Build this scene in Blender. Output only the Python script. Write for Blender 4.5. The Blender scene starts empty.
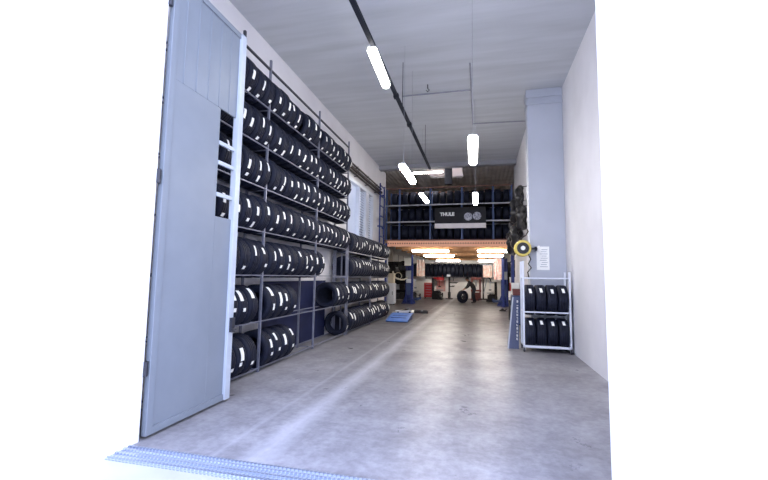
import bpy, bmesh, math, random
from mathutils import Vector, Matrix
random.seed(7)
C = bpy.context.scene.collection
SC = bpy.context.scene
PI = math.pi

# ------------------------------------------------------------------ materials
def mat(name, col, rough=.5, metal=0., nscale=0., namt=0., bump=0., col2=None, emit=None, estr=0., trans=0., coat=0.):
    m = bpy.data.materials.new(name); m.use_nodes = True
    nt = m.node_tree; b = nt.nodes['Principled BSDF']
    b.inputs['Base Color'].default_value = (*col, 1); b.inputs['Roughness'].default_value = rough
    b.inputs['Metallic'].default_value = metal
    if trans: b.inputs['Transmission Weight'].default_value = trans
    if coat: b.inputs['Coat Weight'].default_value = coat
    if emit:
        b.inputs['Emission Color'].default_value = (*emit, 1); b.inputs['Emission Strength'].default_value = estr
    if nscale:
        tc = nt.nodes.new('ShaderNodeTexCoord'); n = nt.nodes.new('ShaderNodeTexNoise')
        n.inputs['Scale'].default_value = nscale; n.inputs['Detail'].default_value = 5
        nt.links.new(tc.outputs['Object'], n.inputs['Vector'])
        r = nt.nodes.new('ShaderNodeValToRGB')
        c2 = col2 or tuple(max(0, c*(1-namt)) for c in col)
        r.color_ramp.elements[0].position = .35; r.color_ramp.elements[1].position = .65
        r.color_ramp.elements[0].color = (*c2, 1); r.color_ramp.elements[1].color = (*col, 1)
        nt.links.new(n.outputs['Fac'], r.inputs['Fac']); nt.links.new(r.outputs['Color'], b.inputs['Base Color'])
        if bump:
            bp = nt.nodes.new('ShaderNodeBump'); bp.inputs['Strength'].default_value = bump; bp.inputs['Distance'].default_value = .01
            nt.links.new(n.outputs['Fac'], bp.inputs['Height']); nt.links.new(bp.outputs['Normal'], b.inputs['Normal'])
    return m

M = {}
M['plaster'] = mat('plaster', (.74, .73, .76), .8, 0, 1.3, .08, .1)
M['plaster_warm'] = mat('plaster_warm', (.50, .45, .41), .8, 0, .8, .2, .1)
M['facade'] = mat('facade', (.88, .88, .88), .8, 0, 2, .03, .15)
M['workshop_white'] = mat('workshop_white', (.90, .88, .85), .6, 0, 1.5, .08)
M['pillar'] = mat('pillar', (.46, .49, .56), .6, 0, 1.2, .08)
M['rubber'] = mat('rubber', (.0075, .0105, .026), .62, 0, 9, .35)
M['rubber_shiny'] = mat('rubber_shiny', (.014, .014, .016), .3, 0, 6, .4)
M['paper'] = mat('paper', (.92, .93, .9), .6, 0, 30, .05)
M['steel'] = mat('steel', (.20, .21, .27), .5, .3, 14, .15)
M['steel_dark'] = mat('steel_dark', (.05, .052, .065), .5, .4, 10, .2)
M['leaf'] = mat('leaf', (.24, .27, .31), .45, .1, 3, .06)
M['white_metal'] = mat('white_metal', (.72, .76, .84), .4, .1, 8, .06)
M['blue'] = mat('blue', (.014, .032, .19), .42, .1, 6, .25)
M['blue_dull'] = mat('blue_dull', (.05, .085, .20), .5, .1, 6, .2)
M['blue_ramp'] = mat('blue_ramp', (.09, .22, .62), .5, 0, 7, .25)
M['navy'] = mat('navy', (.014, .02, .07), .6, 0, 3, .25)
M['navy_board'] = mat('navy_board', (.05, .065, .14), .5, 0, 3, .15)
M['wood_deck'] = mat('wood_deck', (.42, .22, .10), .7, 0, 5, .25)
M['grey_beam'] = mat('grey_beam', (.42, .42, .44), .5, .3, 8, .15)
M['rust_beam'] = mat('rust_beam', (.20, .10, .075), .6, .2, 8, .25)
M['black'] = mat('black', (.012, .012, .014), .5, 0, 8, .2)
M['dark_panel'] = mat('dark_panel', (.016, .016, .02), .75, 0, 4, .3)
M['cloth_dark'] = mat('cloth_dark', (.014, .015, .02), .85, 0, 20, .25, .2)
M['trouser'] = mat('trouser', (.018, .02, .03), .85, 0, 20, .25, .2)
M['skin'] = mat('skin', (.45, .25, .17), .55, 0, 10, .1)
M['hair'] = mat('hair', (.015, .011, .009), .7, 0, 40, .3)
M['red'] = mat('red', (.48, .025, .03), .4, 0, 6, .15)
M['red_dark'] = mat('red_dark', (.16, .035, .03), .5, 0, 8, .3)
M['pink'] = mat('pink', (.72, .42, .38), .6, 0, 8, .15)
M['yellow'] = mat('yellow', (.70, .56, .12), .45, 0, 7, .12)
M['cream'] = mat('cream', (.66, .62, .5), .55, 0, 7, .12)
M['brown_pipe'] = mat('brown_pipe', (.07, .055, .05), .55, .3, 5, .4)
M['grey_metal'] = mat('grey_metal', (.36, .38, .42), .4, .4, 6, .12)
M['print_red'] = mat('print_red', (.75, .70, .66), .7, 0, 7, 0, 0, (.74, .40, .36))
M['print_pink'] = mat('print_pink', (.78, .72, .66), .7, 0, 6, 0, 0, (.76, .46, .36))
M['tube'] = mat('tube', (.9, .9, .88), .4, emit=(1, .955, .9), estr=6.5)
M['tube_far'] = mat('tube_far', (.9, .9, .88), .4, emit=(1, .94, .88), estr=17)
M['tube_work'] = mat('tube_work', (.9, .9, .88), .4, emit=(1, .93, .84), estr=10)
M['conduit'] = mat('conduit', (.02, .022, .03), .8, 0., 6, .2)
M['pipe_grey'] = mat('pipe_grey', (.30, .31, .36), .5, .2, 6, .2)
M['glass'] = mat('glass', (.62, .66, .72), .45, trans=.62)
M['skylight'] = mat('skylight', (.85, .73, .60), .6, trans=.6)
M['roof_sheet'] = mat('roof_sheet', (.66, .64, .63), .7, 0, 2, .2)
M['louvre'] = mat('louvre', (.16, .18, .21), .5, .1, 5, .1)
M['disc'] = mat('disc', (.42, .42, .46), .35, .4, 22, 0, 0, (.08, .08, .10))
M['leaf_post'] = mat('leaf_post', (.52, .57, .64), .45, .1, 3, .06)
for k, v in (('rubber', .28), ('conduit', .15), ('navy', .3), ('leaf', .35)): M[k].node_tree.nodes['Principled BSDF'].inputs['Specular IOR Level'].default_value = v
M['tread_plate'] = None

def nodes(m): return m.node_tree.nodes, m.node_tree.links
def floor_mat():
    m = mat('floor_concrete', (.36, .355, .37), .3); N, L = nodes(m); b = N['Principled BSDF']
    tc = N.new('ShaderNodeTexCoord')
    def noise(scale, detail=6, sx=1, sy=1):
        mp = N.new('ShaderNodeMapping'); mp.inputs['Scale'].default_value = (sx, sy, 1)
        L.new(tc.outputs['Object'], mp.inputs['Vector'])
        n = N.new('ShaderNodeTexNoise'); n.inputs['Scale'].default_value = scale; n.inputs['Detail'].default_value = detail
        n.inputs['Roughness'].default_value = .65
        L.new(mp.outputs['Vector'], n.inputs['Vector']); return n.outputs['Fac']
    def ramp(f, a, b_, c0, c1):
        r = N.new('ShaderNodeValToRGB'); e = r.color_ramp.elements
        e[0].position = a; e[1].position = b_; e[0].color = (*c0, 1); e[1].color = (*c1, 1); L.new(f, r.inputs['Fac']); return r.outputs['Color']
    def mix(kind, fac, a, b_):
        x = N.new('ShaderNodeMixRGB'); x.blend_type = kind; x.inputs['Fac'].default_value = fac; L.new(a, x.inputs['Color1']); L.new(b_, x.inputs['Color2']); return x.outputs['Color']
    c = ramp(noise(.55, 6), .3, .7, (.30, .293, .30), (.44, .435, .45))
    c = mix('MULTIPLY', .7, c, ramp(noise(2.6, 9), .34, .66, (.66, .655, .66), (1.05, 1.05, 1.05)))
    c = mix('MULTIPLY', .8, c, ramp(noise(6, 6, 1, .3), .3, .7, (.86, .86, .87), (1.05, 1.05, 1.05)))
    c = mix('MULTIPLY', .5, c, ramp(noise(.9, 7), .22, .55, (.62, .60, .59), (1, 1, 1)))       # oil stains
    # a long scuffed wheel track running down the hall and a faint second one
    sep = N.new('ShaderNodeSeparateXYZ'); L.new(tc.outputs['Object'], sep.inputs['Vector'])
    def band(x0, w, slope=0.):
        a = N.new('ShaderNodeMath'); a.operation = 'MULTIPLY_ADD'; a.inputs[1].default_value = slope; L.new(sep.outputs['Y'], a.inputs[0]); L.new(sep.outputs['X'], a.inputs[2])
        s = N.new('ShaderNodeMath'); s.operation = 'SUBTRACT'; s.inputs[1].default_value = x0; L.new(a.outputs[0], s.inputs[0])
        d = N.new('ShaderNodeMath'); d.operation = 'ABSOLUTE'; L.new(s.outputs[0], d.inputs[0])
        r = N.new('ShaderNodeMapRange'); r.inputs['From Min'].default_value = w; r.inputs['From Max'].default_value = 0; L.new(d.outputs[0], r.inputs['Value']); return r.outputs[0]
    wn = noise(5, 6, 1, .25)
    def lighten(c, bnd, col, amt):
        k = N.new('ShaderNodeMath'); k.operation = 'MULTIPLY'; L.new(bnd, k.inputs[0]); L.new(wn, k.inputs[1])
        k2 = N.new('ShaderNodeMath'); k2.operation = 'MULTIPLY'; k2.inputs[1].default_value = amt; L.new(k.outputs[0], k2.inputs[0])
        x = N.new('ShaderNodeMixRGB'); L.new(k2.outputs[0], x.inputs['Fac']); L.new(c, x.inputs['Color1']); x.inputs['Color2'].default_value = (*col, 1); return x.outputs['Color']
    c = mix('MULTIPLY', .8, c, ramp(noise(13, 10), .36, .64, (.76, .75, .76), (1.06, 1.06, 1.06)))
    # colour darkens towards the lifts: grey-brown grime plus dimness painted in against bright lamps
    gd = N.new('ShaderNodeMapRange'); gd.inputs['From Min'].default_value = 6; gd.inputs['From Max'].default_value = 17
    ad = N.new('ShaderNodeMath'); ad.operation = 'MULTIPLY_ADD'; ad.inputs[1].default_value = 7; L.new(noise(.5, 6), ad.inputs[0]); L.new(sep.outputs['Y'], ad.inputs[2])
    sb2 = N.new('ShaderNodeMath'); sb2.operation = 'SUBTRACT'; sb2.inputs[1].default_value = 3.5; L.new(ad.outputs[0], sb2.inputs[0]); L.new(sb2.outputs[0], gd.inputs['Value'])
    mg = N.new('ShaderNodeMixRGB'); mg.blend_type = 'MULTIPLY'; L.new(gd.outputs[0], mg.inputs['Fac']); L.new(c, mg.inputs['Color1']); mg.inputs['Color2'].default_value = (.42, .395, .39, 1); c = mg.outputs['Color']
    c = lighten(c, band(-1.9, .2), (.62, .62, .66), 1.0)
    c = lighten(c, band(-2.3, .05), (.6, .6, .64), .5)
    L.new(c, b.inputs['Base Color'])
    rr = N.new('ShaderNodeMapRange'); rr.inputs['From Min'].default_value = .3; rr.inputs['From Max'].default_value = .7
    rr.inputs['To Min'].default_value = .26; rr.inputs['To Max'].default_value = .42; b.inputs['Specular IOR Level'].default_value = .15
    L.new(noise(1.7, 7), rr.inputs['Value']); L.new(rr.outputs[0], b.inputs['Roughness'])
    bp = N.new('ShaderNodeBump'); bp.inputs['Strength'].default_value = .12; bp.inputs['Distance'].default_value = .01
    L.new(noise(9, 8), bp.inputs['Height']); L.new(bp.outputs['Normal'], b.inputs['Normal'])
    return m
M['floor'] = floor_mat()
def ceiling_mat():
    m = mat('ceiling_paint', (.56, .56, .575), .85); N, L = nodes(m); b = N['Principled BSDF']
    tc = N.new('ShaderNodeTexCoord'); mp = N.new('ShaderNodeMapping'); mp.inputs['Scale'].default_value = (.35, 3.2, 1)
    L.new(tc.outputs['Object'], mp.inputs['Vector'])
    n = N.new('ShaderNodeTexNoise'); n.inputs['Scale'].default_value = 1.4; n.inputs['Detail'].default_value = 7; L.new(mp.outputs[0], n.inputs['Vector'])
    r = N.new('ShaderNodeValToRGB'); r.color_ramp.elements[0].position = .3; r.color_ramp.elements[1].position = .7
    r.color_ramp.elements[0].color = (.44, .46, .49, 1); r.color_ramp.elements[1].color = (.54, .56, .60, 1)
    L.new(n.outputs['Fac'], r.inputs['Fac']); L.new(r.outputs['Color'], b.inputs['Base Color'])
    bp = N.new('ShaderNodeBump'); bp.inputs['Strength'].default_value = .15; bp.inputs['Distance'].default_value = .01
    L.new(n.outputs['Fac'], bp.inputs['Height']); L.new(bp.outputs['Normal'], b.inputs['Normal'])
    return m
M['ceiling'] = ceiling_mat()
def perforated():
    m = mat('perforated_orange', (.62, .26, .11), .5, .1); N, L = nodes(m); b = N['Principled BSDF']
    tc = N.new('ShaderNodeTexCoord'); sep = N.new('ShaderNodeSeparateXYZ'); L.new(tc.outputs['Object'], sep.inputs['Vector'])
    def m1(op, a, v=None, w=None):
        x = N.new('ShaderNodeMath'); x.operation = op; L.new(a, x.inputs[0])
        if v is not None:
            if isinstance(v, float): x.inputs[1].default_value = v
            else: L.new(v, x.inputs[1])
        return x.outputs[0]
    fx = m1('SUBTRACT', m1('FRACT', m1('DIVIDE', sep.outputs['X'], .1)), .5); fx = m1('MULTIPLY', fx, .1)
    fz = m1('SUBTRACT', sep.outputs['Z'], 2.975)
    d = m1('SQRT', m1('ADD', m1('MULTIPLY', fx, fx), m1('MULTIPLY', fz, fz)))
    lt = m1('LESS_THAN', d, .03)
    x = N.new('ShaderNodeMixRGB'); L.new(lt, x.inputs['Fac']); x.inputs['Color1'].default_value = (.92, .47, .28, 1); x.inputs['Color2'].default_value = (.30, .12, .06, 1)
    L.new(x.outputs['Color'], b.inputs['Base Color']); return m
M['perforated'] = perforated()
def tread_plate():
    m = mat('tread_plate', (.40, .45, .55), .35, .6); N, L = nodes(m); b = N['Principled BSDF']
    tc = N.new('ShaderNodeTexCoord'); mp = N.new('ShaderNodeMapping'); mp.inputs['Scale'].default_value = (30, 30, 30); mp.inputs['Rotation'].default_value = (0, 0, .78)
    L.new(tc.outputs['Object'], mp.inputs['Vector'])
    ch = N.new('ShaderNodeTexChecker'); ch.inputs['Scale'].default_value = 1.3; L.new(mp.outputs[0], ch.inputs['Vector'])
    ch.inputs['Color1'].default_value = (.50, .55, .66, 1); ch.inputs['Color2'].default_value = (.30, .34, .43, 1)
    L.new(ch.outputs['Color'], b.inputs['Base Color'])
    bp = N.new('ShaderNodeBump'); bp.inputs['Strength'].default_value = .4; bp.inputs['Distance'].default_value = .01
    L.new(ch.outputs['Fac'], bp.inputs['Height']); L.new(bp.outputs['Normal'], b.inputs['Normal']); return m
M['tread_plate'] = tread_plate()

# ------------------------------------------------------------------ mesh builder
class MB:
    def __init__(s): s.v = []; s.f = []
    def add(s, vs, fs):
        k = len(s.v); s.v += [tuple(v) for v in vs]; s.f += [tuple(i+k for i in f) for f in fs]; return s
    def box(s, x0, x1, y0, y1, z0, z1, mtx=None):
        vs = [Vector((x, y, z)) for x in (x0, x1) for y in (y0, y1) for z in (z0, z1)]
        if mtx: vs = [mtx @ v for v in vs]
        return s.add(vs, [(0,1,3,2),(4,6,7,5),(0,4,5,1),(2,3,7,6),(0,2,6,4),(1,5,7,3)])
    def tube(s, pts, r, seg=8, closed=False):
        pts = [Vector(p) for p in pts]; n = len(pts); rings = []
        rs = r if isinstance(r, (list, tuple)) else [r]*n
        up0 = None
        for i, p in enumerate(pts):
            a = pts[(i-1) % n] if (closed or i > 0) else p; b = pts[(i+1) % n] if (closed or i < n-1) else p
            t = (b-a).normalized()
            if up0 is None:
                ref = Vector((0,0,1)) if abs(t.z) < .9 else Vector((1,0,0)); u = t.cross(ref).normalized()
            else: u = (up0 - t*up0.dot(t)).normalized()
            up0 = u; w = t.cross(u)
            rings.append([p + (u*math.cos(2*PI*k/seg) + w*math.sin(2*PI*k/seg))*rs[i] for k in range(seg)])
        vs = [v for rg in rings for v in rg]; fs = []
        for i in range(n if closed else n-1):
            j = (i+1) % n
            for k in range(seg): fs.append((i*seg+k, i*seg+(k+1) % seg, j*seg+(k+1) % seg, j*seg+k))
        if not closed: fs += [tuple(range(seg))[::-1], tuple((n-1)*seg+k for k in range(seg))]
        return s.add(vs, fs)
    def lathe(s, prof, c=(0,0,0), axis='z', seg=24, loop=False, mod=None):
        """prof: (radius, height along axis)"""
        c = Vector(c); vs = []; n = len(prof)
        for i in range(seg):
            a = 2*PI*i/seg
            for j, (r, h) in enumerate(prof):
                if mod: r += mod(i, j)
                if axis == 'z': p = Vector((r*math.cos(a), r*math.sin(a), h))
                elif axis == 'y': p = Vector((r*math.cos(a), h, r*math.sin(a)))
                else: p = Vector((h, r*math.cos(a), r*math.sin(a)))
                vs.append(c+p)
        fs = []
        for i in range(seg):
            k = (i+1) % seg
            for j in range(n if loop else n-1):
                jj = (j+1) % n; fs.append((i*n+j, k*n+j, k*n+jj, i*n+jj))
        if not loop:
            fs += [tuple(i*n for i in range(seg))[::-1], tuple(i*n+n-1 for i in range(seg))]
        return s.add(vs, fs)
    def prism(s, poly, a, b, axis='y'):
        """poly in the two other axes, extruded from a to b along axis"""
        def pt(p, h): return {'y': (p[0], h, p[1]), 'x': (h, p[0], p[1]), 'z': (p[0], p[1], h)}[axis]
        n = len(poly); vs = [pt(p, a) for p in poly] + [pt(p, b) for p in poly]
        return s.add(vs, [tuple(range(n))[::-1], tuple(range(n, 2*n))] + [(i, (i+1) % n, n+(i+1) % n, n+i) for i in range(n)])
    def mesh(s, name, m, smooth=False):
        me = bpy.data.meshes.new(name); me.from_pydata(s.v, [], s.f); me.update()
        bm = bmesh.new(); bm.from_mesh(me); bmesh.ops.recalc_face_normals(bm, faces=bm.faces); bm.to_mesh(me); bm.free()
        me.materials.append(m)
        if smooth:
            for p in me.polygons: p.use_smooth = True
            try: me.set_sharp_from_angle(angle=math.radians(40))
            except Exception: pass
        return me
    def build(s, name, m, parent=None, loc=None, bevel=0., smooth=False):
        o = bpy.data.objects.new(name, s.mesh(name, m, smooth)); C.objects.link(o)
        if parent: o.parent = parent
        if loc: o.location = loc
        if bevel:
            b = o.modifiers.new('Bevel', 'BEVEL'); b.width = bevel; b.segments = 2; b.limit_method = 'ANGLE'
        return o
def bx(*a): return MB().box(*a)
def tag(o, label=None, cat=None, group=None, kind=None):
    if label: o['label'] = label
    if cat: o['category'] = cat
    if group: o['group'] = group
    if kind: o['kind'] = kind
    return o
def thing(name, label, cat, loc=(0,0,0), rotz=0., group=None):
    o = bpy.data.objects.new(name, None); C.objects.link(o); o.empty_display_size = .1
    o.location = loc; o.rotation_euler = (0, 0, rotz); return tag(o, label, cat, group)
def part(name, mb, m, parent, loc=None, bevel=0., smooth=False, rot=None):
    o = mb.build(name, M[m], parent, loc, bevel, smooth)
    if rot: o.rotation_euler = rot
    return o
def struct(name, mb, m, bevel=0.): return tag(mb.build(name, M[m] if isinstance(m, str) else m, bevel=bevel), kind='structure')

# ------------------------------------------------------------------ camera (solved from the photograph's vanishing lines)
FPX, YAW, PIT, ROL = 395.394678, .238511344, .0910107903, .015559231
H = 1.6
cy, sy, cp, sp = math.cos(YAW), math.sin(YAW), math.cos(PIT), math.sin(PIT)
fw = Vector((-sy*cp, cy*cp, sp)); ri = Vector((cy, sy, 0)); up = ri.cross(fw)
r2 = ri*math.cos(ROL) + up*math.sin(ROL); u2 = up*math.cos(ROL) - ri*math.sin(ROL)
cam = bpy.data.cameras.new('camera'); co = bpy.data.objects.new('camera', cam); C.objects.link(co)
co.matrix_world = Matrix(((r2.x, u2.x, -fw.x, 0), (r2.y, u2.y, -fw.y, 0), (r2.z, u2.z, -fw.z, H), (0, 0, 0, 1)))
cam.sensor_fit = 'HORIZONTAL'; cam.sensor_width = 36; cam.lens = FPX/768*36; cam.clip_end = 200
SC.camera = co

# ------------------------------------------------------------------ world and view
w = bpy.data.worlds.new('sky'); SC.world = w; w.use_nodes = True
N, L = w.node_tree.nodes, w.node_tree.links
bg = N['Background']; tc = N.new('ShaderNodeTexCoord'); sep = N.new('ShaderNodeSeparateXYZ'); L.new(tc.outputs['Generated'], sep.inputs['Vector'])
rp = N.new('ShaderNodeValToRGB'); L.new(sep.outputs['Z'], rp.inputs['Fac'])
rp.color_ramp.elements[0].color = (.76, .81, 1.0, 1); rp.color_ramp.elements[1].color = (.48, .58, 1.0, 1); rp.color_ramp.elements[1].position = .9
L.new(rp.outputs['Color'], bg.inputs['Color']); bg.inputs['Strength'].default_value = 1.08
SC.view_settings.view_transform = 'Standard'; SC.view_settings.look = 'None'; SC.view_settings.gamma = 1; SC.view_settings.use_curve_mapping = False
SC.view_settings.exposure = 2.3

# ------------------------------------------------------------------ the setting
HC = 6.2
WL, WR, WN = -4.09, 1.4, 1.95            # left wall, right wall beyond the pillar, right wall nearer than the pillar
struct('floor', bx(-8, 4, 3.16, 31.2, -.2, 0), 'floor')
ap = struct('ground', bx(-14, 10, -8, 2.9, -.25, -.01), mat('apron', (.5, .5, .5), .7, 0, 1.2, .2, .1))
tp = MB().box(-3.15, .9, 2.9, 3.16, -.2, .0)
for y in (2.92, 3.0, 3.08, 3.135): tp.box(-3.15, .9, y, y+.02, 0, .012)
struct('trim_1', tp, 'tread_plate')
struct('ceiling', bx(-4.4, 2.3, 2.95, 15.75, HC, HC+.25), 'ceiling')
struct('trim_2', bx(-4.3, 2.3, 15.75, 16.05, HC-.16, HC+.4), mat('beam_paint', (.34, .34, .37), .8, 0, 2, .1))
wl = MB()
WY0, WY1, WZ0, WZ1 = 11.8, 14.8, 2.3, 4.75
wl.box(WL-.25, WL, 3.25, WY0, 0, HC).box(WL-.25, WL, WY1, 17.0, 0, HC).box(WL-.25, WL, WY0, WY1, 0, WZ0).box(WL-.25, WL, WY0, WY1, WZ1, HC)
struct('wall_left', wl, 'plaster')
struct('wall_right', MB().box(WN, WN+.3, 3.25, 10.3, 0, HC).box(WR, WN+.3, 10.3, 17.0, 0, HC), 'plaster')
struct('wall_front', MB().box(-14, -3.15, 2.95, 3.25, -.2, 7).box(.9, 10, 2.95, 3.25, -.2, 7).box(-3.15, .9, 2.95, 3.25, 6.0, 7), 'facade')
struct('wall_workshop_left', MB().box(-7.0, -6.8, 17, 31.0, 0, 6.6).box(-6.8, WL-.25, 17.0, 17.2, 0, 6.6), 'plaster_warm')
struct('wall_workshop_right', MB().box(2.6, 2.8, 17, 31.0, 0, 6.6).box(WN+.3, 2.6, 17, 17.2, 0, 6.6), 'plaster_warm')
struct('wall_back', bx(-7.0, 2.8, 31.0, 31.2, 0, 6.6), 'workshop_white')
# roof beyond the beam: corrugated sheet with a skylight strip
SK = (-2.35, -.75, 17.2, 19.2)
rf = MB()
def corr(x0, x1, y0, y1):
    n = max(2, int((x1-x0)/.09)); poly = [(x0+(x1-x0)*i/n, 6.45 + (.03 if i % 2 else 0)) for i in range(n+1)]
    rf.prism(poly + [(x1, 6.6), (x0, 6.6)], y0, y1, 'y')
corr(-7, SK[0], 16.05, 31.2); corr(SK[1], 2.8, 16.05, 31.2); corr(SK[0], SK[1], 16.05, SK[2]); corr(SK[0], SK[1], SK[3], 31.2)
struct('roof', rf, 'roof_sheet')
sk = struct('skylight', bx(SK[0], SK[1], SK[2], SK[3], 6.5, 6.53), 'skylight')
struct('trim_3', bx(-1.42, -1.12, 16.5, 16.75, 5.5, 6.46), 'steel_dark')
# pillar with its stepped head
pl = MB().box(1.15, WN, 9.9, 10.3, 0, HC).box(1.12, WN, 9.86, 10.3, 5.82, 5.9).box(1.12, WN, 9.86, 10.3, 6.0, HC)
struct('pillar', pl, 'pillar', .012)
# window in the left wall
wi = struct('window_1', MB().box(WL-.2, WL+.03, WY0-.06, WY0+.04, WZ0, WZ1).box(WL-.2, WL+.03, WY1-.04, WY1+.06, WZ0, WZ1).box(WL-.2, WL+.03, WY0-.06, WY1+.06, WZ1-.06, WZ1+.06).box(WL-.2, WL+.03, WY0-.06, WY1+.06, WZ0-.06, WZ0+.06)
    .box(WL-.18, WL+.02, 13.0, 13.1, WZ0, WZ1).box(WL-.18, WL+.02, 13.85, 14.25, WZ0, WZ1), 'white_metal')
part('window_pane', bx(WL-.13, WL-.12, WY0, 13.02, WZ0, WZ1), 'glass', wi)
for (a, b) in ((13.1, 13.85), (14.25, 14.76)):
    lv = MB()
    for k in range(26):
        z = WZ0+.05+k*.092
        lv.box(WL-.16, WL-.06, a, b, z, z+.012, Matrix.Translation((WL-.11, 0, z)) @ Matrix.Rotation(.6, 4, 'Y') @ Matrix.Translation((-WL+.11, 0, -z)))
    part('louvre', lv, 'louvre', wi)
    part('louvre_pane', bx(WL-.2, WL-.19, a, b, WZ0, WZ1), 'glass', wi)

# ------------------------------------------------------------------ open gate leaf at the left of the entrance
GX = -3.15
g = thing('gate_leaf', 'pale grey steel gate leaf swung open beside the tall tyre rack', 'gate', (GX, 3.3, 0))
def G(mb, n, m, bev=.004): return part(n, mb, m, g, bevel=bev)
G(bx(-.03, .05, 1.18, 1.28, .03, 4.84), 'frame_post', 'leaf_post')
G(bx(-.03, .03, 0, .08, .03, 4.84), 'frame_post', 'leaf')
G(bx(-.03, .03, .08, 1.18, 4.77, 4.84), 'frame_rail', 'leaf')
G(bx(-.03, .03, .08, 1.18, .03, .1), 'frame_rail', 'leaf')
up_ = bx(-.012, .012, .08, 1.18, 3.66, 4.77)
for k in range(5): up_.box(.012, .02, .2+k*.2, .22+k*.2, 3.66, 4.77)
G(up_, 'sheet_panel', 'leaf')
G(bx(-.012, .012, .08, .86, .1, 3.66), 'sheet_panel', 'leaf'); G(bx(-.012, .012, .86, 1.18, .1, 2.3), 'sheet_panel', 'leaf')
for z in (2.55, 2.95, 3.2): G(bx(-.01, .02, .86, 1.18, z, z+.05), 'cross_bar', 'leaf_post')
for z in (.6, 2.5, 4.4): G(MB().tube([(0, -.03, z), (0, -.03, z+.14)], .025, 10), 'hinge', 'steel_dark', 0)
G(MB().box(.05, .09, 1.2, 1.26, .86, 1.04).tube([(.07, 1.23, .9), (.12, 1.23, .9), (.12, 1.15, .9)], .012), 'latch', 'steel_dark', 0)

# ------------------------------------------------------------------ tyres
def casing_mesh(name, R, W, rim=.205):
    h = W/2
    prof = [(rim, -h*.80), (rim+.02, -h*.86), (rim+.035, -h*.84), (rim+.06, -h*.98), (R-.055, -h*.99), (R-.03, -h*.93), (R-.012, -h*.86), (R-.003, -h*.76)]
    tr = []
    for c in (-.52, -.18, .18, .52):
        tr += [(R+.001, h*(c-.055)), (R-.011, h*(c-.035)), (R-.011, h*(c+.035)), (R+.001, h*(c+.055))]
    prof += tr + [(r, -y) for r, y in reversed(prof)]
    prof += [(R-.03, h*.8), (R-.03, -h*.8)]
    n0 = 8
    def mod(i, j):
        if j in (6, 7) and i % 2: return -.005
        if j in (24, 25) and i % 2: return -.005
        return 0
    return MB().lathe(prof, axis='y', seg=56, loop=True, mod=mod).mesh(name, M['rubber'], True)
TY = [(.305, .225), (.315, .245), (.322, .255), (.335, .215), (.39, .24), (.5, .29)]
CAS = [casing_mesh('tyre_casing', *t) for t in TY]
def sticker_mesh(R, half, y0, y1, skew):
    n = 7; vs = []; fs = []
    for rr in (R+.0025, R+.0045):
        for i in range(n):
            a = -half + 2*half*i/(n-1); sk = skew*(i/(n-1)-.5)
            for y in (y0, y1): vs.append((rr*math.cos(a), y+sk, rr*math.sin(a)))
    for i in range(n-1):
        a, b, c, d = 2*i, 2*i+1, 2*i+3, 2*i+2; fs += [(a, b, c, d), (a+2*n, d+2*n, c+2*n, b+2*n), (a, d, d+2*n, a+2*n), (b, b+2*n, c+2*n, c)]
    fs += [(0, 2*n, 2*n+1, 1), (2*n-2, 2*n-1, 4*n-1, 4*n-2)]
    return MB().add(vs, fs).mesh('paper_label', M['paper'])
STK = []
for (R, W) in TY:
    STK.append([sticker_mesh(R, .22, -.03, .03, .01), sticker_mesh(R, .17, -.025, .03, -.012), sticker_mesh(R, .085, -.032, .03, .0), sticker_mesh(R, .26, -.02, .02, .02), sticker_mesh(R, .3, -.042, .038, .015)])
ORD = ['first', 'second', 'third', 'fourth', 'fifth', 'sixth', 'seventh', 'eighth', 'ninth', 'tenth', 'eleventh', 'twelfth', 'thirteenth', 'fourteenth', 'fifteenth', 'sixteenth', 'seventeenth', 'eighteenth', 'nineteenth', 'twentieth', 'twenty-first', 'twenty-second']
NT = [0]
def tyre(x, y, zc, k, label, group, rotz=0., stickers=(), plain=False, tilt=0.):
    NT[0] += 1; R = TY[k][0]
    if plain:
        o = bpy.data.objects.new('tyre', CAS[k]); C.objects.link(o); o.location = (x, y, zc); o.rotation_euler = (tilt, 0, rotz); return tag(o, label, 'tyre', group)
    t = thing('tyre', label, 'tyre', (x, y, zc-R), rotz, group)
    if tilt: t.rotation_euler = (tilt, 0, rotz)
    c = bpy.data.objects.new('casing', CAS[k]); C.objects.link(c); c.parent = t; c.location = (0, 0, R); c.rotation_euler = (0, random.uniform(0, .1), 0)
    for (s, el, dy) in stickers:
        q = bpy.data.objects.new('paper_label', STK[k][s]); C.objects.link(q); q.parent = t
        q.location = (0, dy, R); q.rotation_euler = (0, -el, 0); q['label'] = 'white paper label stuck on the tread'
    return t
def stick(rowz, style=None):
    """labels on the tread facing the aisle, at the height where the photo shows them"""
    base = .45 if rowz < 1 else (.25 if rowz < 2 else (.05 if rowz < 3.5 else -.1))
    out = []
    if random.random() < .92: out.append(((random.choice((4, 4, 0)) if rowz < 1.2 else random.choice((0, 1, 3))), base+random.uniform(-.22, .3), random.uniform(-.05, .05)))
    if random.random() < .65: out.append((random.choice((2, 2, 1)), base-.62+random.uniform(-.2, .1), random.uniform(-.05, .05)))
    return out

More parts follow.
